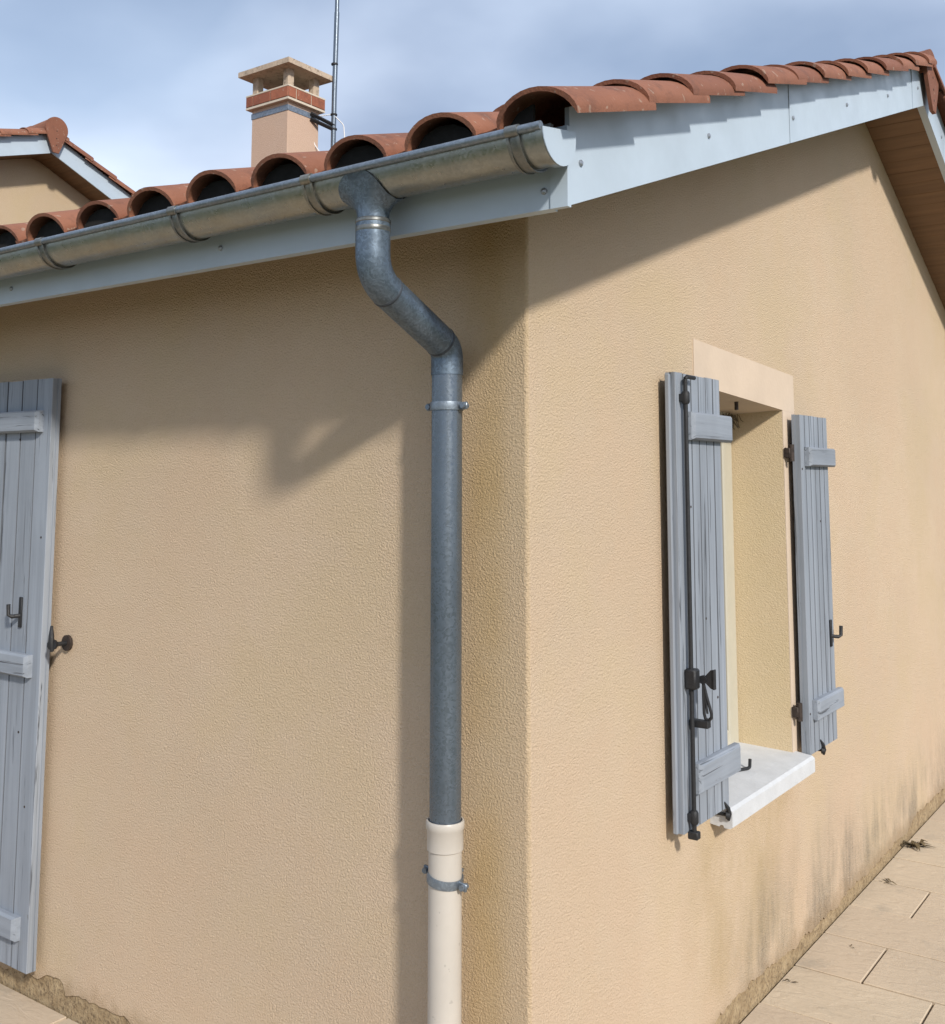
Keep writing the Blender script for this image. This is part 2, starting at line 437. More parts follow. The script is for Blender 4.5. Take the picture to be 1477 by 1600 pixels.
# ------------------------------------------------------------------ the low house
H = empty('house')
tag(H, 'beige rendered bungalow wing with zinc gutter, grey-blue shutters and clay tiled roof', 'house')
SL, SR = .362, -.45              # near and far roof slopes
RY = 3.25                        # ridge
def zsof(y): return 2.549+SL*y if y <= RY else 2.549+SL*RY+SR*(y-RY)   # soffit / fascia bottom
XO = .31; YO = -.315; XL = -8.2; YB = 6.1
OY0, OY1, OZ0, OZ1 = 1.15, 1.90, .765, 2.150

# walls: one skin round the rounded corner, ragged lower hem, window opening
def wall():
    m = MB(); rr = .012
    prof = []                     # plan polyline from far left along A, round the corner, along B
    n = 430
    for i in range(n+1): prof.append((XL + (-rr-XL)*(i/n)**.8 if False else XL + (-rr-XL)*i/n, 0.0))
    for k in range(1, 6):
        a = math.pi/2*k/6; prof.append((-rr+rr*math.sin(a), rr-rr*math.cos(a)))
    nb = 330
    ysB = sorted(set([rr + (YB-rr)*i/nb for i in range(nb+1)] + [OY0, OY1, RY]))
    prof += [(0.0, y) for y in ysB]
    N = len(prof)
    rs = random.Random(3); jag = []; v = 0
    for i in range(N):
        v = v*.86 + rs.uniform(-.005, .005)
        x, y = prof[i]
        base = (.068 if y > .01 else .058) + .016*math.sin(x*2.1+y*1.7) + .010*math.sin(x*7+y*5.3)
        if y <= 0.001 and x < -1.9: base = .085 + .012*math.sin(x*9)
        jag.append(max(.02, base+v*1.6+rs.uniform(-.003, .003)))
    top = [2.60 if y <= .013 else zsof(y)+.05 for x, y in prof]
    rows = []
    zl = [None, .2, OZ0, OZ1, None]
    vs = []; fs = []
    for i, (x, y) in enumerate(prof):
        for k, z in enumerate(zl):
            zz = jag[i] if k == 0 else (top[i] if k == 4 else z)
            vs.append((x, y, zz))
    for i in range(N-1):
        y0, y1 = prof[i][1], prof[i+1][1]
        for k in range(4):
            if k == 2 and y0 >= OY0-1e-6 and y1 <= OY1+1e-6: continue
            a = i*5+k; b = (i+1)*5+k; fs.append((a, b, b+1, a+1))
    # hem thickness
    o = len(vs)
    for i, (x, y) in enumerate(prof):
        vs.append((x-.007 if y > .013 else min(x, -.007), y+.007 if y <= .013 else y, jag[i]))
    for i in range(N-1): fs.append((i*5, (i+1)*5, o+i+1, o+i))
    m.add(vs, fs)
    # reveals of the opening (slightly splayed to the inside)
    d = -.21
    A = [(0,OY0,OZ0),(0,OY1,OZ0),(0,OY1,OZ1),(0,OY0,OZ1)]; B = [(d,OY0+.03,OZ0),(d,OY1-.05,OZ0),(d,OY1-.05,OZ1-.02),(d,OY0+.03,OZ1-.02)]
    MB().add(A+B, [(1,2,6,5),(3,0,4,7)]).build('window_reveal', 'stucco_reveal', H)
    # far side and left end
    m.add([(0,YB,0),(XL,YB,0),(XL,YB,zsof(YB)+.05),(0,YB,zsof(YB)+.05)], [(0,1,2,3)])
    me = bpy.data.meshes.new('wall'); me.from_pydata(m.v, [], m.f); me.update()
    for p in me.polygons: p.use_smooth = False
    o = link('wall', me, 'stucco', H); return o
wall()
# foundation strip behind the hem
m = MB(); m.add([(XL,.007,-.02),(-.007,.007,-.02),(-.007,YB,-.02),(XL,.007,.2),(-.007,.007,.2),(-.007,YB,.2)], [(0,1,4,3),(1,2,5,4)])
def m_plinth():
    b = NB('plinth_mat'); n = b.noise(18, 5, .7); s = b.noise(90, 3, .6)
    c = b.mix(b.ramp(n, [(.3, 0.), (.7, 1.)]), (.26, .18, .095), (.46, .35, .21))
    c = b.mix(b.ramp(s, [(.5, 0.), (.68, .7)]), c, (.10, .065, .035))
    b.fin(c, .95, 0, b.bump(b.math('ADD', n, s), .006))
m_plinth()
m.build('plinth', 'plinth_mat', H)
# inner dark lining of the window head + smooth surround
m = MB()
HB0, HB1 = 2.150, 2.112            # the plastered head sags slightly to the right
def hb(y): return HB0+(HB1-HB0)*(y-OY0)/(OY1-OY0)
m.prism([(-.212, OY0, hb(OY0)-.018), (-.212, OY1, hb(OY1)-.018), (-.212, OY1, OZ1+.03), (-.212, OY0, OZ1+.03)], (.001, 0, 0))
m.add([(-.21, OY0, hb(OY0)-.016), (-.21, OY1, hb(OY1)-.016), (.0035, OY1, hb(OY1)), (.0035, OY0, hb(OY0))], [(0, 1, 2, 3)])
m.prism([(.0035, 1.041, hb(1.041)), (.0035, 2.038, hb(2.038)), (.0035, 2.038, 2.262), (.0035, 1.041, 2.310)], (-.0075, 0, 0))
m.prism([(.0032, OY1, OZ0), (.0032, 2.038, OZ0), (.0032, 2.038, hb(2.038)), (.0032, OY1, hb(OY1))], (-.0072, 0, 0))
m.prism([(.0032, 1.041, OZ0), (.0032, OY0, OZ0), (.0032, OY0, hb(OY0)), (.0032, 1.041, hb(1.041))], (-.0072, 0, 0))
m.build('window_surround', 'smooth_render', H)

# window: frame, glass, sill
wf = MB()
for (a, b_) in (((OY0+.02, OZ0+.0), (OY0+.10, OZ1-.02)), ((OY1-.145, OZ0+.0), (OY1-.052, OZ1-.02)), ((OY0+.10, OZ0+.0), (OY1-.145, OZ0+.09)), ((OY0+.10, OZ1-.10), (OY1-.145, OZ1-.02))):
    wf.box((-.25, a[0], a[1]), (-.195, b_[0], b_[1]), .006)
WIN = wf.build('window', 'frame_cream', H)
MB().box((-.24, OY0+.10, OZ0+.09), (-.225, OY1-.145, OZ1-.10)).build('pane', 'glass', WIN)
MB().box((-.62, OY0+.02, OZ0), (-.60, OY1-.02, OZ1)).build('curtain', 'frame_cream', WIN)
# sill: sloping top, drip groove under the nose
poly = [(-.215, .795), (.068, .762), (.078, .753), (.078, .703), (.070, .698), (.050, .698), (.046, .706), (.036, .706), (.032, .700), (.001, .704), (-.215, .715)]
m = MB(); m.prism([(x, 1.098, z) for x, z in poly], (0, 1.925-1.098, 0))
# ends that run past the reveals stop at the wall face
m2 = MB(); core = [(x, z) for x, z in poly]
m = MB()
nose = [(.0005, .770), (.068, .762), (.078, .753), (.078, .703), (.070, .698), (.050, .698), (.046, .706), (.036, .706), (.032, .700), (.0005, .704)]
m.prism([(x, 1.098, z) for x, z in nose], (0, .832, 0))
m.prism([(-.215, OY0+.001, .792), (.0005, OY0+.001, .7702), (.0005, OY0+.001, .72), (-.215, OY0+.001, .72)], (0, OY1-OY0-.002, 0))
m.build('sill', 'sill', WIN)

# ------------------------------------------------------------------ fascia, corner trim, soffit
def rake_panel(y0, y1, x=XO, h=.228, bot=None, base=H, xo=0., zs=zsof, th=.012):
    m = MB(); p = []
    pts = [(y0, zs(y0)), (y1, zs(y1)), (y1, zs(y1)+h), (y0, zs(y0)+h)]
    m.prism([(x+xo, y, z) for y, z in pts], (-th, 0, 0))
    # small return lip along the bottom edge
    m.prism([(x+xo-th, y, z) for y, z in ((y0, zs(y0)), (y1, zs(y1)), (y1, zs(y1)+.012), (y0, zs(y0)+.012))], (-.022, 0, 0))
    return m.build('fascia_panel', 'fascia', base)
def screw_at(loc, n, par):
    t = Vector(n); m = MB(); p = Vector(loc)
    m.tube([p-t*.002, p+t*.0035, p+t*.006], [.0078, .0078, .004], 10)
    return m.build('screw', 'screw', par, SM)
ra = [(YO+.0125, 1.182, 0.), (1.184, 2.486, .0022), (2.488, RY, 0.)]
rp = [rake_panel(a, b, xo=o) for a, b, o in ra]
ext = rake_panel(2.985, RY-.002, xo=.0045); 
for (y, z), k in zip([(-.255,2.548),(.484,2.813),(1.215,3.075),(1.867,3.316),(2.52,3.553),(3.09,3.765)], [0,0,1,1,2,2]):
    screw_at((XO+(.0022 if k == 1 else 0)+(.0045 if y > 3 else 0), y, z), (1,0,0), rp[k])
f1 = rake_panel(RY+.002, YB+.3, xo=-.003)
screw_at((XO-.003, 3.62, zsof(3.62)+.1), (1,0,0), f1)
# eave fascia
def eave_panel(x0, x1, dy=0.):
    zt = zsof(YO)+.20; zb = zsof(YO); m = MB()
    m.box((x0, YO+dy, zb), (x1, YO+.014, zt))
    m.box((x0, YO+.014, zb), (x1, YO+.03, zb+.006))
    return m.build('fascia_panel', 'fascia', H)
e0 = eave_panel(-1.866, .267); e1 = eave_panel(-4.6, -1.869, .003); e2 = eave_panel(XL, -4.603)
for x, z, e in ((-1.92, 2.484, e1), (-.84, 2.487, e0), (.25, 2.478, e0)): screw_at((x, YO + (.003 if e is e1 else 0), z), (0,-1,0), e)
m = MB(); m.box((.268, YO-.0035, zsof(YO)-.001), (XO+.0032, YO+.012, zsof(YO)+.185)); m.build('corner_trim', 'fascia', H)
# soffit boards
sof = MB(); 
sof.prism([(-.05, YO+.02, zsof(YO+.02)+.03), (-.05, RY, zsof(RY)+.03), (-.05, YB+.2, zsof(YB+.2)+.03), (-.05, YB+.2, zsof(YB+.2)+.05), (-.05, RY, zsof(RY)+.05), (-.05, YO+.02, zsof(YO+.02)+.05)], (XO+.035, 0, 0))
SOF = sof.build('soffit', 'dark_void', H)
def soffit_run(y0, y1, pitch, x0, x1, par, zs, name='soffit_board'):
    y = y0
    while y < y1-.01:
        ye = min(y+pitch-.004, y1); m = MB(); j = random.uniform(0, .0012)
        z0, z1 = zs(y)+.008+j, zs(ye)+.008+j
        m.prism([(x0, y, z0), (x0, y+.004, z0-.003+.0), (x0, ye-.004, z1-.003), (x0, ye, z1), (x0, ye, z1+.014), (x0, y, z0+.014)], (x1-x0, 0, 0))
        m.build(name, 'soffit_wood', par); y += pitch
soffit_run(YO+.06, RY-.004, .0925, .001, XO-.036, SOF, zsof)
soffit_run(RY+.004, YB+.15, .0925, .001, XO-.036, SOF, zsof)
for k in range(3):
    y0 = YO+.055+k*.088; y1 = y0+.084
    m = MB(); m.prism([(XL, y0, zsof(y0)+.010), (XL, y1, zsof(y1)+.010), (XL, y1, zsof(y1)+.022), (XL, y0, zsof(y0)+.022)], (-XL-.002, 0, 0))
    m.build('soffit_board', 'soffit_wood', SOF)

# ------------------------------------------------------------------ roof
def zpan(y): return 2.600+SL*(y+.40) if y <= RY else 2.600+SL*(RY+.40)+SR*(y-RY)
m = MB()
dk = [(-.375, -.012), (RY, -.012), (YB+.3, -.012), (YB+.3, -.05), (RY, -.05), (-.30, -.05)]
m.prism([(XL, y, zpan(y)+d) for y, d in dk], (.293-XL, 0, 0))
ROOF = m.build('roof', 'dark_void', H)

# tile: pan + barrel, tapered, real thickness; origin at the low end, base of the barrel's left foot
ang = math.atan(SL)
def tile_mesh(length=.40, th=.0105, taper=.92, tilt=.055, pan=True, n=15, W=.212, HH=.064):
    m = MB(); rings = []
    for v, s in ((0., 1.), (length, taper)):
        o = []; i_ = []; cx = W/2
        for i in range(n):
            a = math.pi*(1-.985*i/(n-1)); x = cx+W/2*s*math.cos(a); z = HH*max(0, math.sin(a))**1.18+.012
            if i == 0: z = -.004
            o.append((x, v, z-tilt*v)); tt = th*(1+.35*abs(math.cos(a))**3)
            i_.append((x+(th*.9 if i == 0 else th*.55*math.copysign(abs(math.cos(a))**2, -math.cos(a)) if i < n-1 else -.002), v, (z if i == 0 else z-tt)-tilt*v))
        rings.append(o+i_[::-1])
    m.loft(rings, True, True)
    if pan:
        pr = [(-.072, .010), (-.06, .006), (-.045, .006), (-.03, .006), (.004, .010), (.004, -.003), (-.03, -.007), (-.05, -.007), (-.072, -.003)]
        m.loft([[(x, v+.004, z-.055*v) for x, z in pr] for v in (0., length)], True, True)
    me = m.mesh('roof_tile', math.radians(35)); me.materials.append(MAT['clay']); return me
TM = tile_mesh(); TN = tile_mesh(pan=False); SHORT = {}
def tile_for(gap, pan=True):
    """full tile, or one cut short under the ridge cap"""
    if gap > .40: return TM if pan else TN
    k = (round(gap, 2), pan)
    if k not in SHORT: SHORT[k] = tile_mesh(length=max(.06, k[0]), pan=pan)
    return SHORT[k]
PITCH_X = .2665; X0 = .181
def tile_mat(x, y, far=False, sl=None, zp=None, jit=1.):
    a = ang if sl is None else sl
    Z = (zpan(y) if zp is None else zp)
    R = Matrix.Rotation(math.radians(random.uniform(-1.7, 1.7))*jit, 4, 'Z') @ Matrix.Rotation(a + math.radians(random.uniform(-.5, .5))*jit, 4, 'X')
    T = Matrix.Translation((x+random.uniform(-.003, .003)*jit, y+random.uniform(-.011, .011)*jit, Z+.002+random.uniform(-.002, .003)*jit))
    return T @ R
rowy = [-.40, -.072] + [-.072+.2825*k for k in range(1, 13)]
rowy = [y for y in rowy if y < RY-.06]
stuff = MB()
def bake(mb, me, M_): mb.add([M_ @ v.co for v in me.vertices], [tuple(p.vertices) for p in me.polygons])
for c in range(0, 31):
    x = X0 - PITCH_X*c
    for r, y in enumerate(rowy):
        Mx = tile_mat(x, y)
        if r > 0: Mx = Matrix.Translation((0, 0, .010)) @ Mx
        me = tile_for((RY-y)*1.0635-.015)
        if c == 0 or (c <= 12 and r < 6): link('roof_tile', me, None, ROOF, Mx)
        else: bake(stuff, me, Mx)
# far slope: rake column singly, the rest joined
y = YB+.35; k = 0
FM = []
while y > RY+.1:
    for c in range(0, 31):
        x = X0 - PITCH_X*c + .195
        Rm = Matrix.Translation((x, y, zpan(y)+.022)) @ Matrix.Rotation(math.pi, 4, 'Z') @ Matrix.Rotation(math.atan(-SR), 4, 'X')
        me = tile_for((y-RY)*1.0966-.015, c > 0)
        if c == 0: link('roof_tile', me, None, ROOF, Rm)
        else: bake(stuff, me, Rm)
    y -= .29
for c in range(0, 13):
    x = X0 - PITCH_X*c; x1 = x+.184 if c else .266; yc = -.386; z0 = zpan(yc)
    m = MB(); m.prism([(x+.016, yc, z0-.02), (x1, yc, z0-.02), (x1, yc, z0+.02), (min(x1, x+.165), yc, z0+.036), (min(x1, x+.130), yc, z0+.052), (x+.085, yc, z0+.054), (x+.045, yc, z0+.040), (x+.018, yc, z0+.01)], (0, .01, 0))
    m.build('mouth_shade_plug', 'mouth_shade_black', ROOF)  # added black plugs that paint the tile mouths as dark as their shade
st = stuff.build('tile_field', 'clay', ROOF, math.radians(35)); st['kind'] = 'stuff'
# ridge caps and end disc
def ridge_cap(x0, x1, y, z, R0, R1, par, name='ridge_tile'):
    m = MB(); rings = []
    for x, R in ((x0, R0), (x1, R1)):
        o = []; i_ = []
        for k in range(15):
            a = math.pi*(-.08+1.16*k/14); o.append((x, y+R*math.cos(a), z+R*math.sin(a))); i_.append((x, y+(R-.016)*math.cos(a), z+(R-.016)*math.sin(a)))
        rings.append(o+i_[::-1])
    return m.loft(rings, True, True).build(name, 'clay', par, math.radians(35))
def end_disc(x, y, z, R, drop, par, th=.018):
    m = MB(); pts = []
    for k in range(21):
        a = math.pi*(-.16+1.32*k/20); pts.append((y+R*math.cos(a), z+R*math.sin(a)))
    pts += [(y-.028*R/.11, z-drop), (y+.028*R/.11, z-drop)]
    m.prism([(x, a, b) for a, b in pts], (th, 0, 0))
    d = m.build('ridge_end_disc', 'clay', par)
    for q in (.0, .42, .8):
        mm = MB(); p = Vector((x+th-.001, y, z-.02-drop*q*.75)); mm.tube([p, p+Vector((.002, 0, 0))], [.007, .006], 8); mm.build('screw', 'dark_void', par)
    return d
RZ = 3.885
ridge_cap(.345, -.06, RY, RZ, .120, .105, ROOF)
for k in range(1, 20): ridge_cap(-.02-.37*(k-1), -.02-.37*k-.05, RY, RZ-.005, .112, .100, ROOF)
end_disc(.338, RY, RZ-.005, .125, .20, ROOF)

# ------------------------------------------------------------------ gutter
GY, GZ, GR = -.392, 2.573, .065
def gz(x): return GZ - .004*(x-.33)*-1.0*1.0
def garc(x, R, a0=0., a1=math.pi, n=16, back=.024): return [(x, GY-R*math.cos(a0+(a1-a0)*k/n), gz(x)-R*math.sin(a0+(a1-a0)*k/n)) for k in range(n+1)] + ([(x, GY+R, gz(x)+back)] if back else [])
m = MB()
for a, b in ((.335, -.86), (-.862, -4.0), (-4.002, XL)):
    m.loft([garc(x, GR)+garc(x, GR-.0022)[::-1] for x in (a, b)], True, True)
GUT = m.build('gutter', 'zinc', H, SM)
MB().tube([(.333, GY-GR-.004, gz(.33)+.003), (-3., GY-GR-.004, gz(-3)+.003), (XL, GY-GR-.004, gz(XL)+.003)], .0098, 12).build('gutter_bead', 'zinc_galv', GUT, SM)
m = MB(); m.prism([(.336, y, z) for _, y, z in garc(.336, GR+.004, 0, math.pi)], (.0025, 0, 0))
m.build('end_cap', 'fascia', GUT)
m = MB(); m.loft([garc(x, GR+.004)+garc(x, GR-.003)[::-1] for x in (.318, .335)], True, True); m.build('end_ring', 'zinc', GUT, SM)
for x in (-3.05, -2.2, -1.515, -.87, -.354, .262):
    m = MB(); m.loft([garc(q, GR+.0045)+garc(q, GR+.0008)[::-1] for q in (x-.017, x+.017)], True, True)
    for dx in (-.0135, .0135): m.loft([garc(q, GR+.0075, .02)+garc(q, GR+.003, .02)[::-1] for q in (x+dx-.0035, x+dx+.0035)], True, True)
    m.tube([(x-.016, GY-GR-.004, gz(x)+.003), (x+.016, GY-GR-.004, gz(x)+.003)], .0135, 10)
    m.box((x-.012, GY+GR, gz(x)-.01), (x+.012, YO+.001, gz(x)+.03))
    m.build('gutter_bracket', 'zinc_band', GUT, SM)
# outlet funnel saddled under the gutter
OX = -.195; rings = []; n = 36
def sup(a, A, B, e=.55):
    c, s_ = math.cos(a), math.sin(a); return (A*math.copysign(abs(c)**e, c), B*math.copysign(abs(s_)**e, s_))
for t in (0., .12, .3, .5, .7, .85, 1.):
    ring = []
    for k in range(n):
        a = 2*math.pi*k/n
        sx, sy = sup(a, .072, .0700, .45); dz = math.sqrt(max(0, (GR+.0052)**2 - sy*sy)); top = Vector((OX+sx, GY+sy, GZ-dz))
        bot = Vector((OX+.0395*math.cos(a), GY+.0395*math.sin(a), 2.468))
        e = t*t*(3-2*t)*.6+t*.4
        p = top.lerp(bot, t); p.x = top.x+(bot.x-top.x)*(1-(1-t)**2.2); p.y = top.y+(bot.y-top.y)*(1-(1-t)**1.6)
        ring.append(tuple(p))
    rings.append(ring)
rings.append([(OX+.0395*math.cos(2*math.pi*k/n), GY+.0395*math.sin(2*math.pi*k/n), 2.445) for k in range(n)])
MB().loft(rings).build('outlet', 'zinc_spangle', GUT, SM)

# ------------------------------------------------------------------ downpipe
PX, PY = -.207, -.074
zp = MB(); zp.tube([(PX, PY, .93), (PX, PY, 1.5), (PX, PY, 2.125)], .0408, 28)
# folded seam running down the pipe
zp.tube([(PX-.0205, PY-.0338, .95), (PX-.0205, PY-.0338, 2.12)], .0022, 6)
DP = zp.build('downpipe', 'zinc_pipe', H, SM)
path = fillet([(OX, GY, 2.455), (OX, GY, 2.318), (PX, PY, 2.178), (PX, PY, 2.105)], .10, 10)
MB().tube(path, .0428, 28).build('swan_neck', 'zinc_spangle', DP, SM)
pv = [Vector(p) for p in path]
def ring_at(i, r, w, name='seam_ring', mat='zinc_pipe'):
    t = (pv[i+1]-pv[i-1]).normalized(); MB().tube([pv[i]-t*w, pv[i]-t*w*.5, pv[i]+t*w*.5, pv[i]+t*w], [r-.0015, r, r, r-.0015], 28).build(name, mat, DP, SM)
ring_at(12,   .0440, .005, mat='seam_dark'); ring_at(len(pv)-13,   .0440, .005, mat='seam_dark')
MB().tube([(OX, GY, 2.462), (OX, GY, 2.458), (OX, GY, 2.452), (OX, GY, 2.448)], [.040, .0445, .0445, .040], 28).build('seam_ring', 'zinc_band', DP, SM)
MB().tube([(OX, GY, 2.444), (OX, GY, 2.440), (OX, GY, 2.430), (OX, GY, 2.426)], [.041, .0435, .0435, .041], 28).build('seam_ring', 'zinc_band', DP, SM)
pvc = MB(); pvc.tube([(PX, PY, -.02), (PX, PY, .5), (PX, PY, .905)], .0425, 28)
pvc.build('lower_pipe', 'pvc', DP, SM)
co = MB(); rings = []
for r, z in ((.0410, .894), (.0465, .898), (.0465, .946), (.0492, .950), (.0492, .966), (.0475, .969), (.0440, .969), (.0430, .955), (.0412, .952)):
    rings.append([(PX+r*math.cos(2*math.pi*k/28), PY+r*math.sin(2*math.pi*k/28), z) for k in range(28)])
co.loft(rings).build('pipe_socket', 'pvc', DP, SM)
def clamp(z, tilt, R, par):
    m = MB(); rings = []
    for k in range(33):
        a = math.pi*2*k/32
        rings.append([(R*math.cos(a), R*math.sin(a), -.011), ((R+.003)*math.cos(a), (R+.003)*math.sin(a), -.011), ((R+.0045)*math.cos(a), (R+.0045)*math.sin(a), 0), ((R+.003)*math.cos(a), (R+.003)*math.sin(a), .011), (R*math.cos(a), R*math.sin(a), .011)])
    m.loft(rings, True)
    for s in (-1, 1):
        m.box((s*R-.004 if s > 0 else -R-.026, -.004, -.010), (R+.026 if s > 0 else -R+.004, .004, .010), .002)
        m.tube([(s*(R+.016), -.012, 0), (s*(R+.016), .012, 0)], .0075, 8)
    m.tube([(0, R, 0), (0, abs(PY)-.002, 0)], .006, 8)
    o = m.build('pipe_clamp', 'zinc_galv', par, SM)
    o.matrix_world = Matrix.Translation((PX, PY, z)) @ Matrix.Rotation(tilt, 4, 'Y')
    return o
clamp(2.022, 0.0, .0414, DP); clamp(.826, math.radians(9), .0431, DP)

# ------------------------------------------------------------------ shutters
def frame_mat(o, u, nrm):
    u = Vector(u); nrm = Vector(nrm); z = Vector((0, 0, 1)); M_ = Matrix((u, nrm, z)).transposed().to_4x4(); M_.translation = o; return M_
def shutter(o, u, nrm, width, height, nb, bats, bat_h=.085, bat_ins=(.03, .012), tilt=0.):
    """local: x across, y outward, z up; core panel is the part, boards and battens its sub-parts"""
    MW = frame_mat(o, u, nrm) @ Matrix.Rotation(tilt, 4, 'Y')
    root = MB().box((.004, 0, .003), (width-.004, .012, height-.003)).build('shutter', 'shutter_groove', H, None, MW)  # core darkened so the gaps show painted shade as well as grime
    for xa in (0., width-.004): MB().box((xa, .0, 0), (xa+.004, .0122, height)).build('edge_strip', 'shutter_paint', root)
    bw = width/nb
    for i in range(nb):
        a, b = i*bw, (i+1)*bw; g = .0062; c = .0018; y0, y1 = .0125, .034+random.uniform(-.0006, .0006)
        dz = random.uniform(-.0015, .0015); z0 = 0; z1 = height+dz
        poly = [(a+g*.4, y0), (b-g*.4, y0), (b-g*.4, y1-c), (b-g*.4-c*.7, y1), (a+g*.4+c*.7, y1), (a+g*.4, y1-c)]
        m = MB(); m.prism([(x, y, z0) for x, y in poly], (0, 0, z1-z0)); bo = m.build('board', 'shutter_paint', root); bo.data.materials.append(MAT['shutter_groove'])
        for k in ([3, 4] if i < nb-1 else []) + ([6, 7] if i > 0 else []): bo.data.polygons[k].material_index = 1   # grime and groove shade, both put in as dark colour
    for zc in bats:
        m = MB(); e = .016; x0, x1 = bat_ins[0], width-bat_ins[1]; y0, y1 = .0345, .062
        z0, z1 = zc-bat_h/2, zc+bat_h/2
        lo = [(x0, y0, z0), (x1, y0, z0), (x1, y0, z1), (x0, y0, z1)]; mi = [(x0+.002, y1-.010, z0), (x1-.002, y1-.010, z0), (x1-.002, y1-.010, z1), (x0+.002, y1-.010, z1)]
        hi = [(x0+e, y1, z0+.007), (x1-e, y1, z0+.007), (x1-e, y1, z1-.007), (x0+e, y1, z1-.007)]
        m.loft([lo, mi, hi], True, True); m.build('batten', 'shutter_paint_cross', root)
    return root, MW
# door shutter on the eave wall (its right half is in view)
DS, DM = shutter((-2.835, -.026, .118), (1, 0, 0), (0, -1, 0),   .795, 2.083, 8, (.14, 1.04, 1.925), .080, (.05, .05))
for k in range(2): pass
def pin_hook(par, x, z, y=.034, mat='hardware', flip=1):
    m = MB(); m.box((x-.009, y, z-.055), (x+.009, y+.007, z+.055), .002)
    m.tube([(x, y+.003, z-.012), (x-.012*flip, y+.030, z-.014), (x-.022*flip, y+.037, z-.008), (x-.024*flip, y+.038, z+.030)], .0075, 8)
    m.build('latch_hook', mat, par, SM)
pin_hook(DS, .795-.138, 1.225)
# nails
def nail(par, x, z, y=.0345):
    m = MB(); m.tube([(x, y-.001, z), (x, y+.0007, z)], .0042, 8); m.build('nail', 'rust_hardware', par)
for x, z in ((.795-.033, 1.50), (.795-.20, 1.86), (.795-.12, .80), (.795-.06, .55)): nail(DS, x, z)
# window shutters
LW = .345
LS, LM = shutter((.026, .765, .764), (0, 1, 0), (1, 0, 0), LW+.01, 1.405, 6, (.148, 1.238), .090, (.075, -.052))
RS, RM = shutter((.026, 1.935, .760), (0, 1, 0), (1, 0, 0), LW, 1.335, 6, (.165, 1.165), .078, (.045, -.032))
# meeting-edge astragal of the left leaf
m = MB(); m.box((-.014, .004, .0), (-.0005, .020, 1.40), .003); m.build('edge_strip', 'shutter_paint', LS)
# espagnolette rod and its fittings
m = MB(); m.tube([(.038, .052, -.01), (.038, .052, .7), (.038, .052, 1.385)], .0068, 10); m.build('bolt_rod', 'hardware', LS, SM)
for z in (.045, 1.325):
    m = MB(); m.tube([(.038, .052, z-.020), (.038, .052, z-.014), (.038, .052, z+.014), (.038, .052, z+.020)], [.010, .0135, .0135, .010], 10)
    m.box((.026, .0345, z-.012), (.050, .048, z+.012), .001); m.build('rod_guide', 'hardware', LS, SM)
m = MB(); m.tube([(.038, .052, 1.385), (.045, .055, 1.392), (.10, .055, 1.392)], .007, 8); m.build('rod_hook', 'hardware', LS, SM)
m = MB(); m.box((.026, .0345, -.018), (.052, .066, .004), .002); m.build('rod_hook', 'hardware', LS, SM)
# latch: body, flared keeper plate, drop handle
m = MB(); m.box((.022, .0345, .425), (.060, .072, .486), .005); m.tube([(.060, .078, .452), (.072, .078, .452)], .013, 12); m.tube([(.071, .078, .452), (.0735, .078, .452)], .006, 8); m.build('latch_body', 'hardware', LS, SM)
m = MB(); m.prism([(.064, .082, .446), (.064, .104, .427), (.064, .116, .425), (.064, .116, .485), (.064, .104, .483), (.064, .082, .460)], (.005, 0, 0)); m.box((.060, .112, .425), (.076, .117, .485), .001); m.build('latch_keeper', 'hardware', LS)
m = MB(); hp = [(.068, .078, .442), (.070, .086, .405), (.071, .101, .352), (.071, .101, .340), (.071, .092, .330), (.071, .081, .334), (.070, .0775, .35), (.069, .077, .40), (.068, .078, .442)]
m.tube(fillet(hp, .006, 3), .0050, 8, False); m.tube([(.069, .080, .42), (.071, .088, .350)], .0035, 6); m.build('drop_handle', 'hardware', LS, SM)
m = MB(); m.box((.052, .0345, .308), (.078, .096, .330), .002); m.build('handle_rest', 'hardware', LS)
pin_hook(RS, LW-.048, .435, flip=-1)
for x, z in ((.28, .36), (.20, .62), (.10, .98)): nail(LS, x, z)
nail(RS, .012, 1.115, .0345); nail(RS, .012, .155, .0345); nail(RS, .22, .9)
DS['label'] = 'tall blue-grey boarded door shutter folded flat on the eave wall'
LS['label'] = 'blue-grey window shutter leaf carrying the black bolt rod'
RS['label'] = 'plain blue-grey window shutter leaf right of the opening'
# strap hinges at the right leaf
for z in (1.939, .925):
    m = MB(); m.box((.004, 1.895, z-.020), (.030, 1.936, z+.020), .003); m.tube([(.030, 1.912, z-.034), (.030, 1.912, z+.034)], .0115, 10)
    m.build('hinge', 'rust_hardware', H, SM)
for z in (1.96, .93):
    m = MB(); m.box((.004, 1.118, z-.020), (.030, 1.150, z+.020), .003); m.tube([(.030, 1.135, z-.034), (.030, 1.135, z+.034)], .0115, 10)
    m.build('hinge', 'rust_hardware', H, SM)
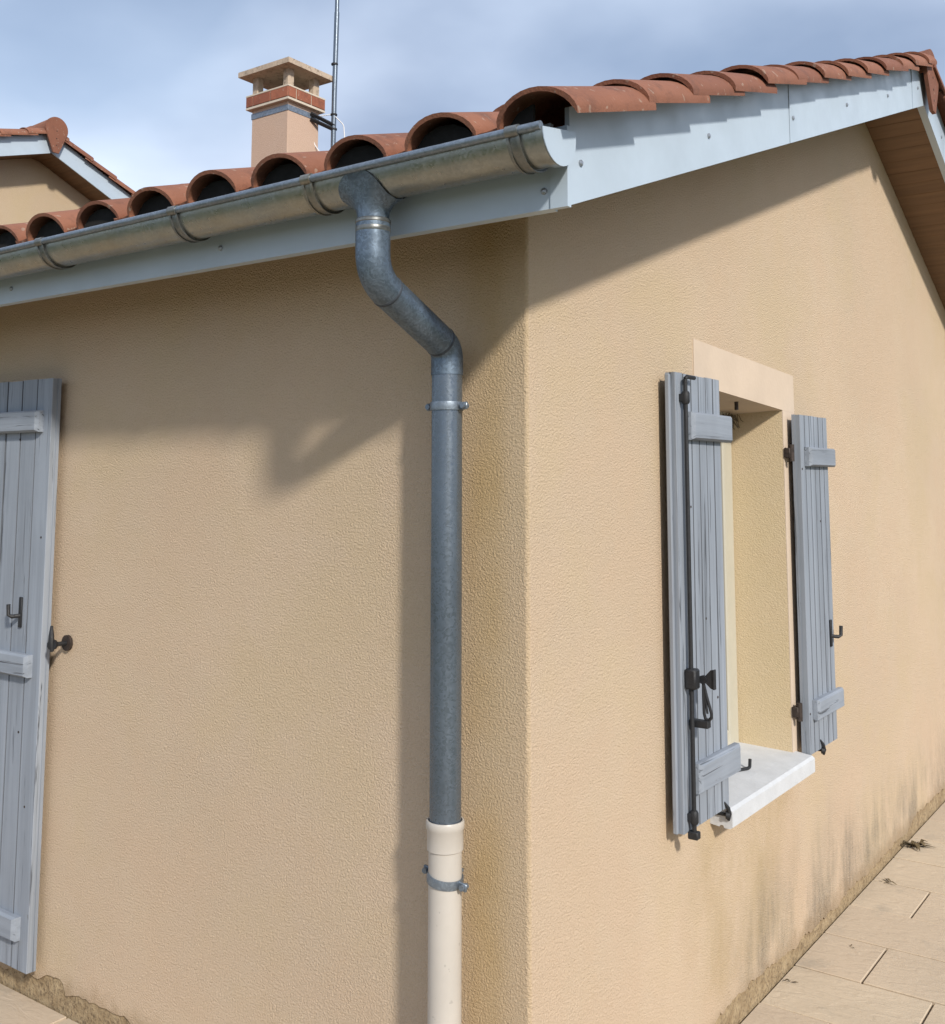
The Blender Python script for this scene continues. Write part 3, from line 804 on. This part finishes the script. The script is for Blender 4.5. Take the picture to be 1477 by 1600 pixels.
# shutter holders screwed to the walls
def holder(p, n, u, s=1., mat='hardware'):
    p, n, u = Vector(p), Vector(n), Vector(u); z = Vector((0, 0, 1)); m = MB()
    m.tube([p, p+n*.045, p+n*.062], .007*s, 8)
    m.tube([p+n*.058-u*.004, p+n*.070+u*.002], .016*s, 10)
    m.tube([p+n*.066-z*.020*s, p+n*.070+z*.004, p+n*.068+z*.03*s-u*.005, p+n*.060+z*.055*s-u*.018], [.006*s, .009*s, .008*s, .004*s], 8)
    return m.build('shutter_holder', mat, H, SM)
holder((-1.965, 0, 1.245), (0, -1, 0), (1, 0, 0), 1.15)
m = MB(); m.tube([(-1.965, -.002, 1.245), (-1.965, -.012, 1.245)], .028, 14); m.build('holder_rosette', 'rust_hardware', H, SM)
holder((0, 1.095, .742), (1, 0, 0), (0, 1, 0), .8)
holder((0, 2.075, .752), (1, 0, 0), (0, 1, 0), .8)
# striker pin on the sill
m = MB(); m.tube(fillet([(-.085, 1.40, .786), (-.038, 1.535, .781), (-.035, 1.545, .784), (-.034, 1.547, .812)], .006, 4), .006, 8)
m.build('sill_pin', 'hardware', WIN, SM)
m = MB(); m.tube([(-.05, 1.545, OZ1-.016), (-.05, 1.545, OZ1-.055)], .008, 8); m.build('head_pin', 'rust_hardware', WIN, SM)

# ------------------------------------------------------------------ chimney
CX1, CY0 = -4.317, 3.29; CX0, CY1 = CX1-.405, CY0+.34
m = MB(); m.box((CX0, CY0, 3.6), (CX1, CY1, 4.76), .004); CH = m.build('chimney', 'stucco_pink', H)
def ringband(z0, z1, o, th, name, mat):
    m = MB(); a0, b0, a1, b1 = CX0-o, CY0-o, CX1+o, CY1+o
    m.box((a0, b0, z0), (a1, b0+th, z1)); m.box((a0, b1-th, z0), (a1, b1, z1)); m.box((a0, b0+th, z0), (a0+th, b1-th, z1)); m.box((a1-th, b0+th, z0), (a1, b1-th, z1))
    return m.build(name, mat, CH)
ringband(4.683, 4.728, .004, .01, 'metal_strap', 'strap')
MB().box((CX0-.035, CY0-.035, 4.758), (CX1+.035, CY1+.035, 4.775)).build('ledge', 'mortar', CH)
MB().box((CX0-.030, CY0-.030, 4.775), (CX1+.030, CY1+.030, 4.862)).build('brick_core', 'mortar', CH)
MB().box((CX0-.036, CY0-.036, 4.862), (CX1+.036, CY1+.036, 4.874)).build('ledge', 'mortar', CH)
def bricks(a, b, fixed, axis, sgn, splits):
    for p, q in zip(splits, splits[1:]):
        u0, u1 = a+(b-a)*p+.005, a+(b-a)*q-.005; m = MB()
        if axis == 'x': m.box((u0, fixed-.008 if sgn < 0 else fixed, 4.779), (u1, fixed if sgn < 0 else fixed+.008, 4.858), .002)
        else: m.box((fixed if sgn > 0 else fixed-.008, u0, 4.779), (fixed+.008 if sgn > 0 else fixed, u1, 4.858), .002)
        m.build('brick', 'brick_clay', CH)
bricks(CX0-.036, CX1+.036, CY0-.0301, 'x', -1, (0, .17, .58, 1)); bricks(CY0-.036, CY1+.036, CX1+.0301, 'y', 1, (0, .22, .62, 1))
bricks(CX0-.036, CX1+.036, CY1+.0301, 'x', 1, (0, .4, .8, 1)); bricks(CY0-.036, CY1+.036, CX0-.0301, 'y', -1, (0, .4, .8, 1))
for x in (CX0+.01, CX1-.05):
    for y in (CY0+.01, CY1-.05):
        MB().box((x-.012, y-.012, 4.872), (x+.052, y+.052, 5.03), .006).build('post', 'cream_stone', CH)
m = MB(); a0, b0, a1, b1 = CX0-.078, CY0-.085, CX1+.085, CY1+.078
z0 = 5.022
m.loft([[(a0,b0,z0),(a1,b0,z0),(a1,b1,z0),(a0,b1,z0)], [(a0,b0,z0+.042),(a1,b0,z0+.042),(a1,b1,z0+.042),(a0,b1,z0+.042)], [(a0+.2,b0+.2,z0+.07),(a1-.2,b0+.2,z0+.07),(a1-.2,b1-.2,z0+.07),(a0+.2,b1-.2,z0+.07)]], True, True)
m.build('cap_slab', 'cream_stone', CH)
MB().box((CX0+.08, CY0+.08, 4.80), (CX1-.08, CY1-.08, 4.885)).build('flue', 'dark_void', CH)

# ------------------------------------------------------------------ antenna mast
AX, AY = CX1+.10, 3.69
A = empty('antenna_mast', (AX, AY, 3.7))
tag(A, 'thin grey steel antenna mast strapped to the side of the chimney', 'antenna mast')
Mi = Matrix.Translation((-AX, -AY, -3.7))
def ap(m, name, mat, smooth=SM):
    m.v = [(x-AX, y-AY, z-3.7) for x, y, z in m.v]; return m.build(name, mat, A, smooth)
ap(MB().tube([(AX, AY, 3.75), (AX, AY+.01, 4.9), (AX+.005, AY+.02, 5.6)], .0205, 10), 'mast_pole', 'zinc_pipe')
ap(MB().tube([(AX+.004, AY+.019, 5.5), (AX+.01, AY+.04, 7.4)], .0175, 10), 'mast_pole', 'zinc_pipe')
for z in (4.62, 4.74, 5.16): ap(MB().tube([(AX, AY+.008, z-.006), (AX, AY+.008, z+.006)], .028, 10), 'mast_collar', 'hardware')
mm = MB(); 
d0 = Vector((CX1+.006, CY1-.10, 4.70)); d1 = Vector((AX+.01, AY+.01, 4.63))
for dz in (.022, -.022): mm.tube([d0+Vector((0, 0, dz)), d1+Vector((0, 0, dz*.8))], .017, 4)
ap(mm, 'mast_bracket', 'hardware')
cb = [Vector((AX-.01, AY-.01, 4.74)), Vector((AX-.10, AY-.08, 4.72)), Vector((AX-.12, AY-.12, 4.60)), Vector((AX-.10, AY-.10, 4.48)), Vector((AX-.03, AY-.05, 4.36)), Vector((AX, AY-.02, 4.2))]
ap(MB().tube(fillet(cb, .06, 5), .0045, 6), 'cable', 'cable')
cb = [Vector((AX+.01, AY, 4.73)), Vector((AX+.06, AY+.06, 4.66)), Vector((AX+.07, AY+.07, 4.5)), Vector((AX+.05, AY+.06, 4.2))]
ap(MB().tube(fillet(cb, .06, 5), .0045, 6), 'cable', 'cable')

# ------------------------------------------------------------------ taller block behind
HX, HRY, HZ = -8.05, 3.64, 5.115
T = empty('house', (HX, HRY, 0))
tag(T, 'taller gabled house block behind the low roof, at the left edge', 'house')
def zt(y): return HZ + (.315*(y-HRY) if y <= HRY else -.45*(y-HRY))
def tp(m, name, mat, smooth=None, par=T):
    m.v = [(x-HX, y-HRY, z) for x, y, z in m.v]; return m.build(name, mat, par, smooth)
m = MB(); wy0, wy1 = .3, 7.2
m.prism([(HX-.32, wy0, 0), (HX-.32, wy1, 0), (HX-.32, wy1, zt(wy1)+.05), (HX-.32, HRY, zt(HRY)+.05), (HX-.32, wy0, zt(wy0)+.05)], (-6, 0, 0))
tp(m, 'wall', 'stucco_far')
for a, b in ((wy0-.3, 2.2), (2.203, HRY-.002), (HRY+.002, 5.3), (5.303, wy1+.3)):
    m = MB(); m.prism([(HX, a, zt(a)), (HX, b, zt(b)), (HX, b, zt(b)+.2), (HX, a, zt(a)+.2)], (-.014, 0, 0)); tp(m, 'fascia_panel', 'fascia')
y = wy0-.3
while y < wy1+.2:
    ye = min(y+.096, wy1+.3)
    if True:
        m = MB(); m.prism([(HX-.318, y, zt(y)+.008), (HX-.318, ye, zt(ye)+.006), (HX-.318, ye, zt(ye)+.022), (HX-.318, y, zt(y)+.022)], (.30, 0, 0)); tp(m, 'soffit_board', 'soffit_wood')
    y += .1
m = MB(); m.prism([(HX-.03, y, zt(y)+d) for y, d in ((wy0-.3, .17), (HRY, .17), (wy1+.3, .17), (wy1+.3, .12), (HRY, .12), (wy0-.3, .12))], (-6.3, 0, 0))
TR = tp(m, 'roof', 'dark_void')
hs = math.atan(.315); y = wy0-.35
while y < HRY-.12:
    Mx = Matrix.Translation((-.12-.02, y-HRY, zt(y)+.205)) @ Matrix.Rotation(hs, 4, 'X'); link('roof_tile', tile_for((HRY-y)*1.048-.015), None, TR, Mx); y += .2825
y = wy1+.35
while y > HRY+.1:
    Mx = Matrix.Translation((-.12+.185, y-HRY, zt(y)+.205)) @ Matrix.Rotation(math.pi, 4, 'Z') @ Matrix.Rotation(math.atan(.45), 4, 'X'); link('roof_tile', tile_for((y-HRY)*1.0966-.015, False), None, TR, Mx); y -= .29
hz = HZ+.235
mm = ridge_cap(.06, -.36, 0, hz, .120, .105, TR)
for k in range(1, 14): ridge_cap(-.33-.37*(k-1), -.33-.37*k-.05, 0, hz, .112, .100, TR)
end_disc(.052, 0, hz, .125, .245, TR)

# ------------------------------------------------------------------ small litter
def leaf_tuft(name, loc, label, n, r, seed, cat='leaf clump', grp=None):
    rs = random.Random(seed); m = MB()
    for _ in range(n):
        a = rs.uniform(0, 6.28); ln = r*rs.uniform(.5, 1.); p = Vector((rs.uniform(-.2, .2)*r, rs.uniform(-.2, .2)*r, .002)); 
        d = Vector((math.cos(a), math.sin(a), 0)); s_ = Vector((-d.y, d.x, 0))*rs.uniform(.02, .06)*r*2
        h = rs.uniform(.05, .28)*r; e = p+d*ln; q = p+d*ln*.5+Vector((0, 0, h))
        m.add([p-s_*.3, q-s_, q+s_, p+s_*.3, e+Vector((0, 0, .003))], [(0, 1, 2, 3), (1, 4, 2)])
        m.add([p-s_*.3-Vector((0,0,.001)), q-s_-Vector((0,0,.001)), q+s_-Vector((0,0,.001)), p+s_*.3-Vector((0,0,.001)), e+Vector((0, 0, .002))], [(3, 2, 1, 0), (2, 4, 1)])
    o = m.build(name, 'dry_leaf'); o.location = loc; tag(o, label, cat, grp); return o
leaf_tuft('leaf_clump', (.045, 3.50, .001), 'largest dark tuft of dead leaves lying against the foot of the gable wall', 22, .10, 1)
leaf_tuft('leaf_clump', (.075, 2.92, .001), 'thin curled dry stalk on the paving below the large leaf tuft', 5, .05, 2)
leaf_tuft('leaf_clump', (.13, 2.13, .001), 'tiny brown leaf flake lying alone out on the pale slab', 3, .022, 4)
leaf_tuft('leaf_clump', (.035, 1.70, .001), 'short dark twig piece sticking out from the muddy wall foot', 3, .035, 5)
# cobweb remains in the head corner of the window
rs = random.Random(9); m = MB()
for _ in range(34):
    a = Vector((-.19+rs.uniform(0, .03), 1.80+rs.uniform(-.06, .05), OZ1-.05-rs.uniform(0, .012))); b_ = a+Vector((rs.uniform(-.01, .03), rs.uniform(-.035, .035), rs.uniform(-.055, -.005)))
    m.tube([a, (a+b_)/2+Vector((0, 0, -.008)), b_], rs.uniform(.0010, .0028), 4)
o = m.build('cobweb', 'web'); tag(o, 'ragged dusty cobweb in the upper corner of the window recess', 'cobweb')
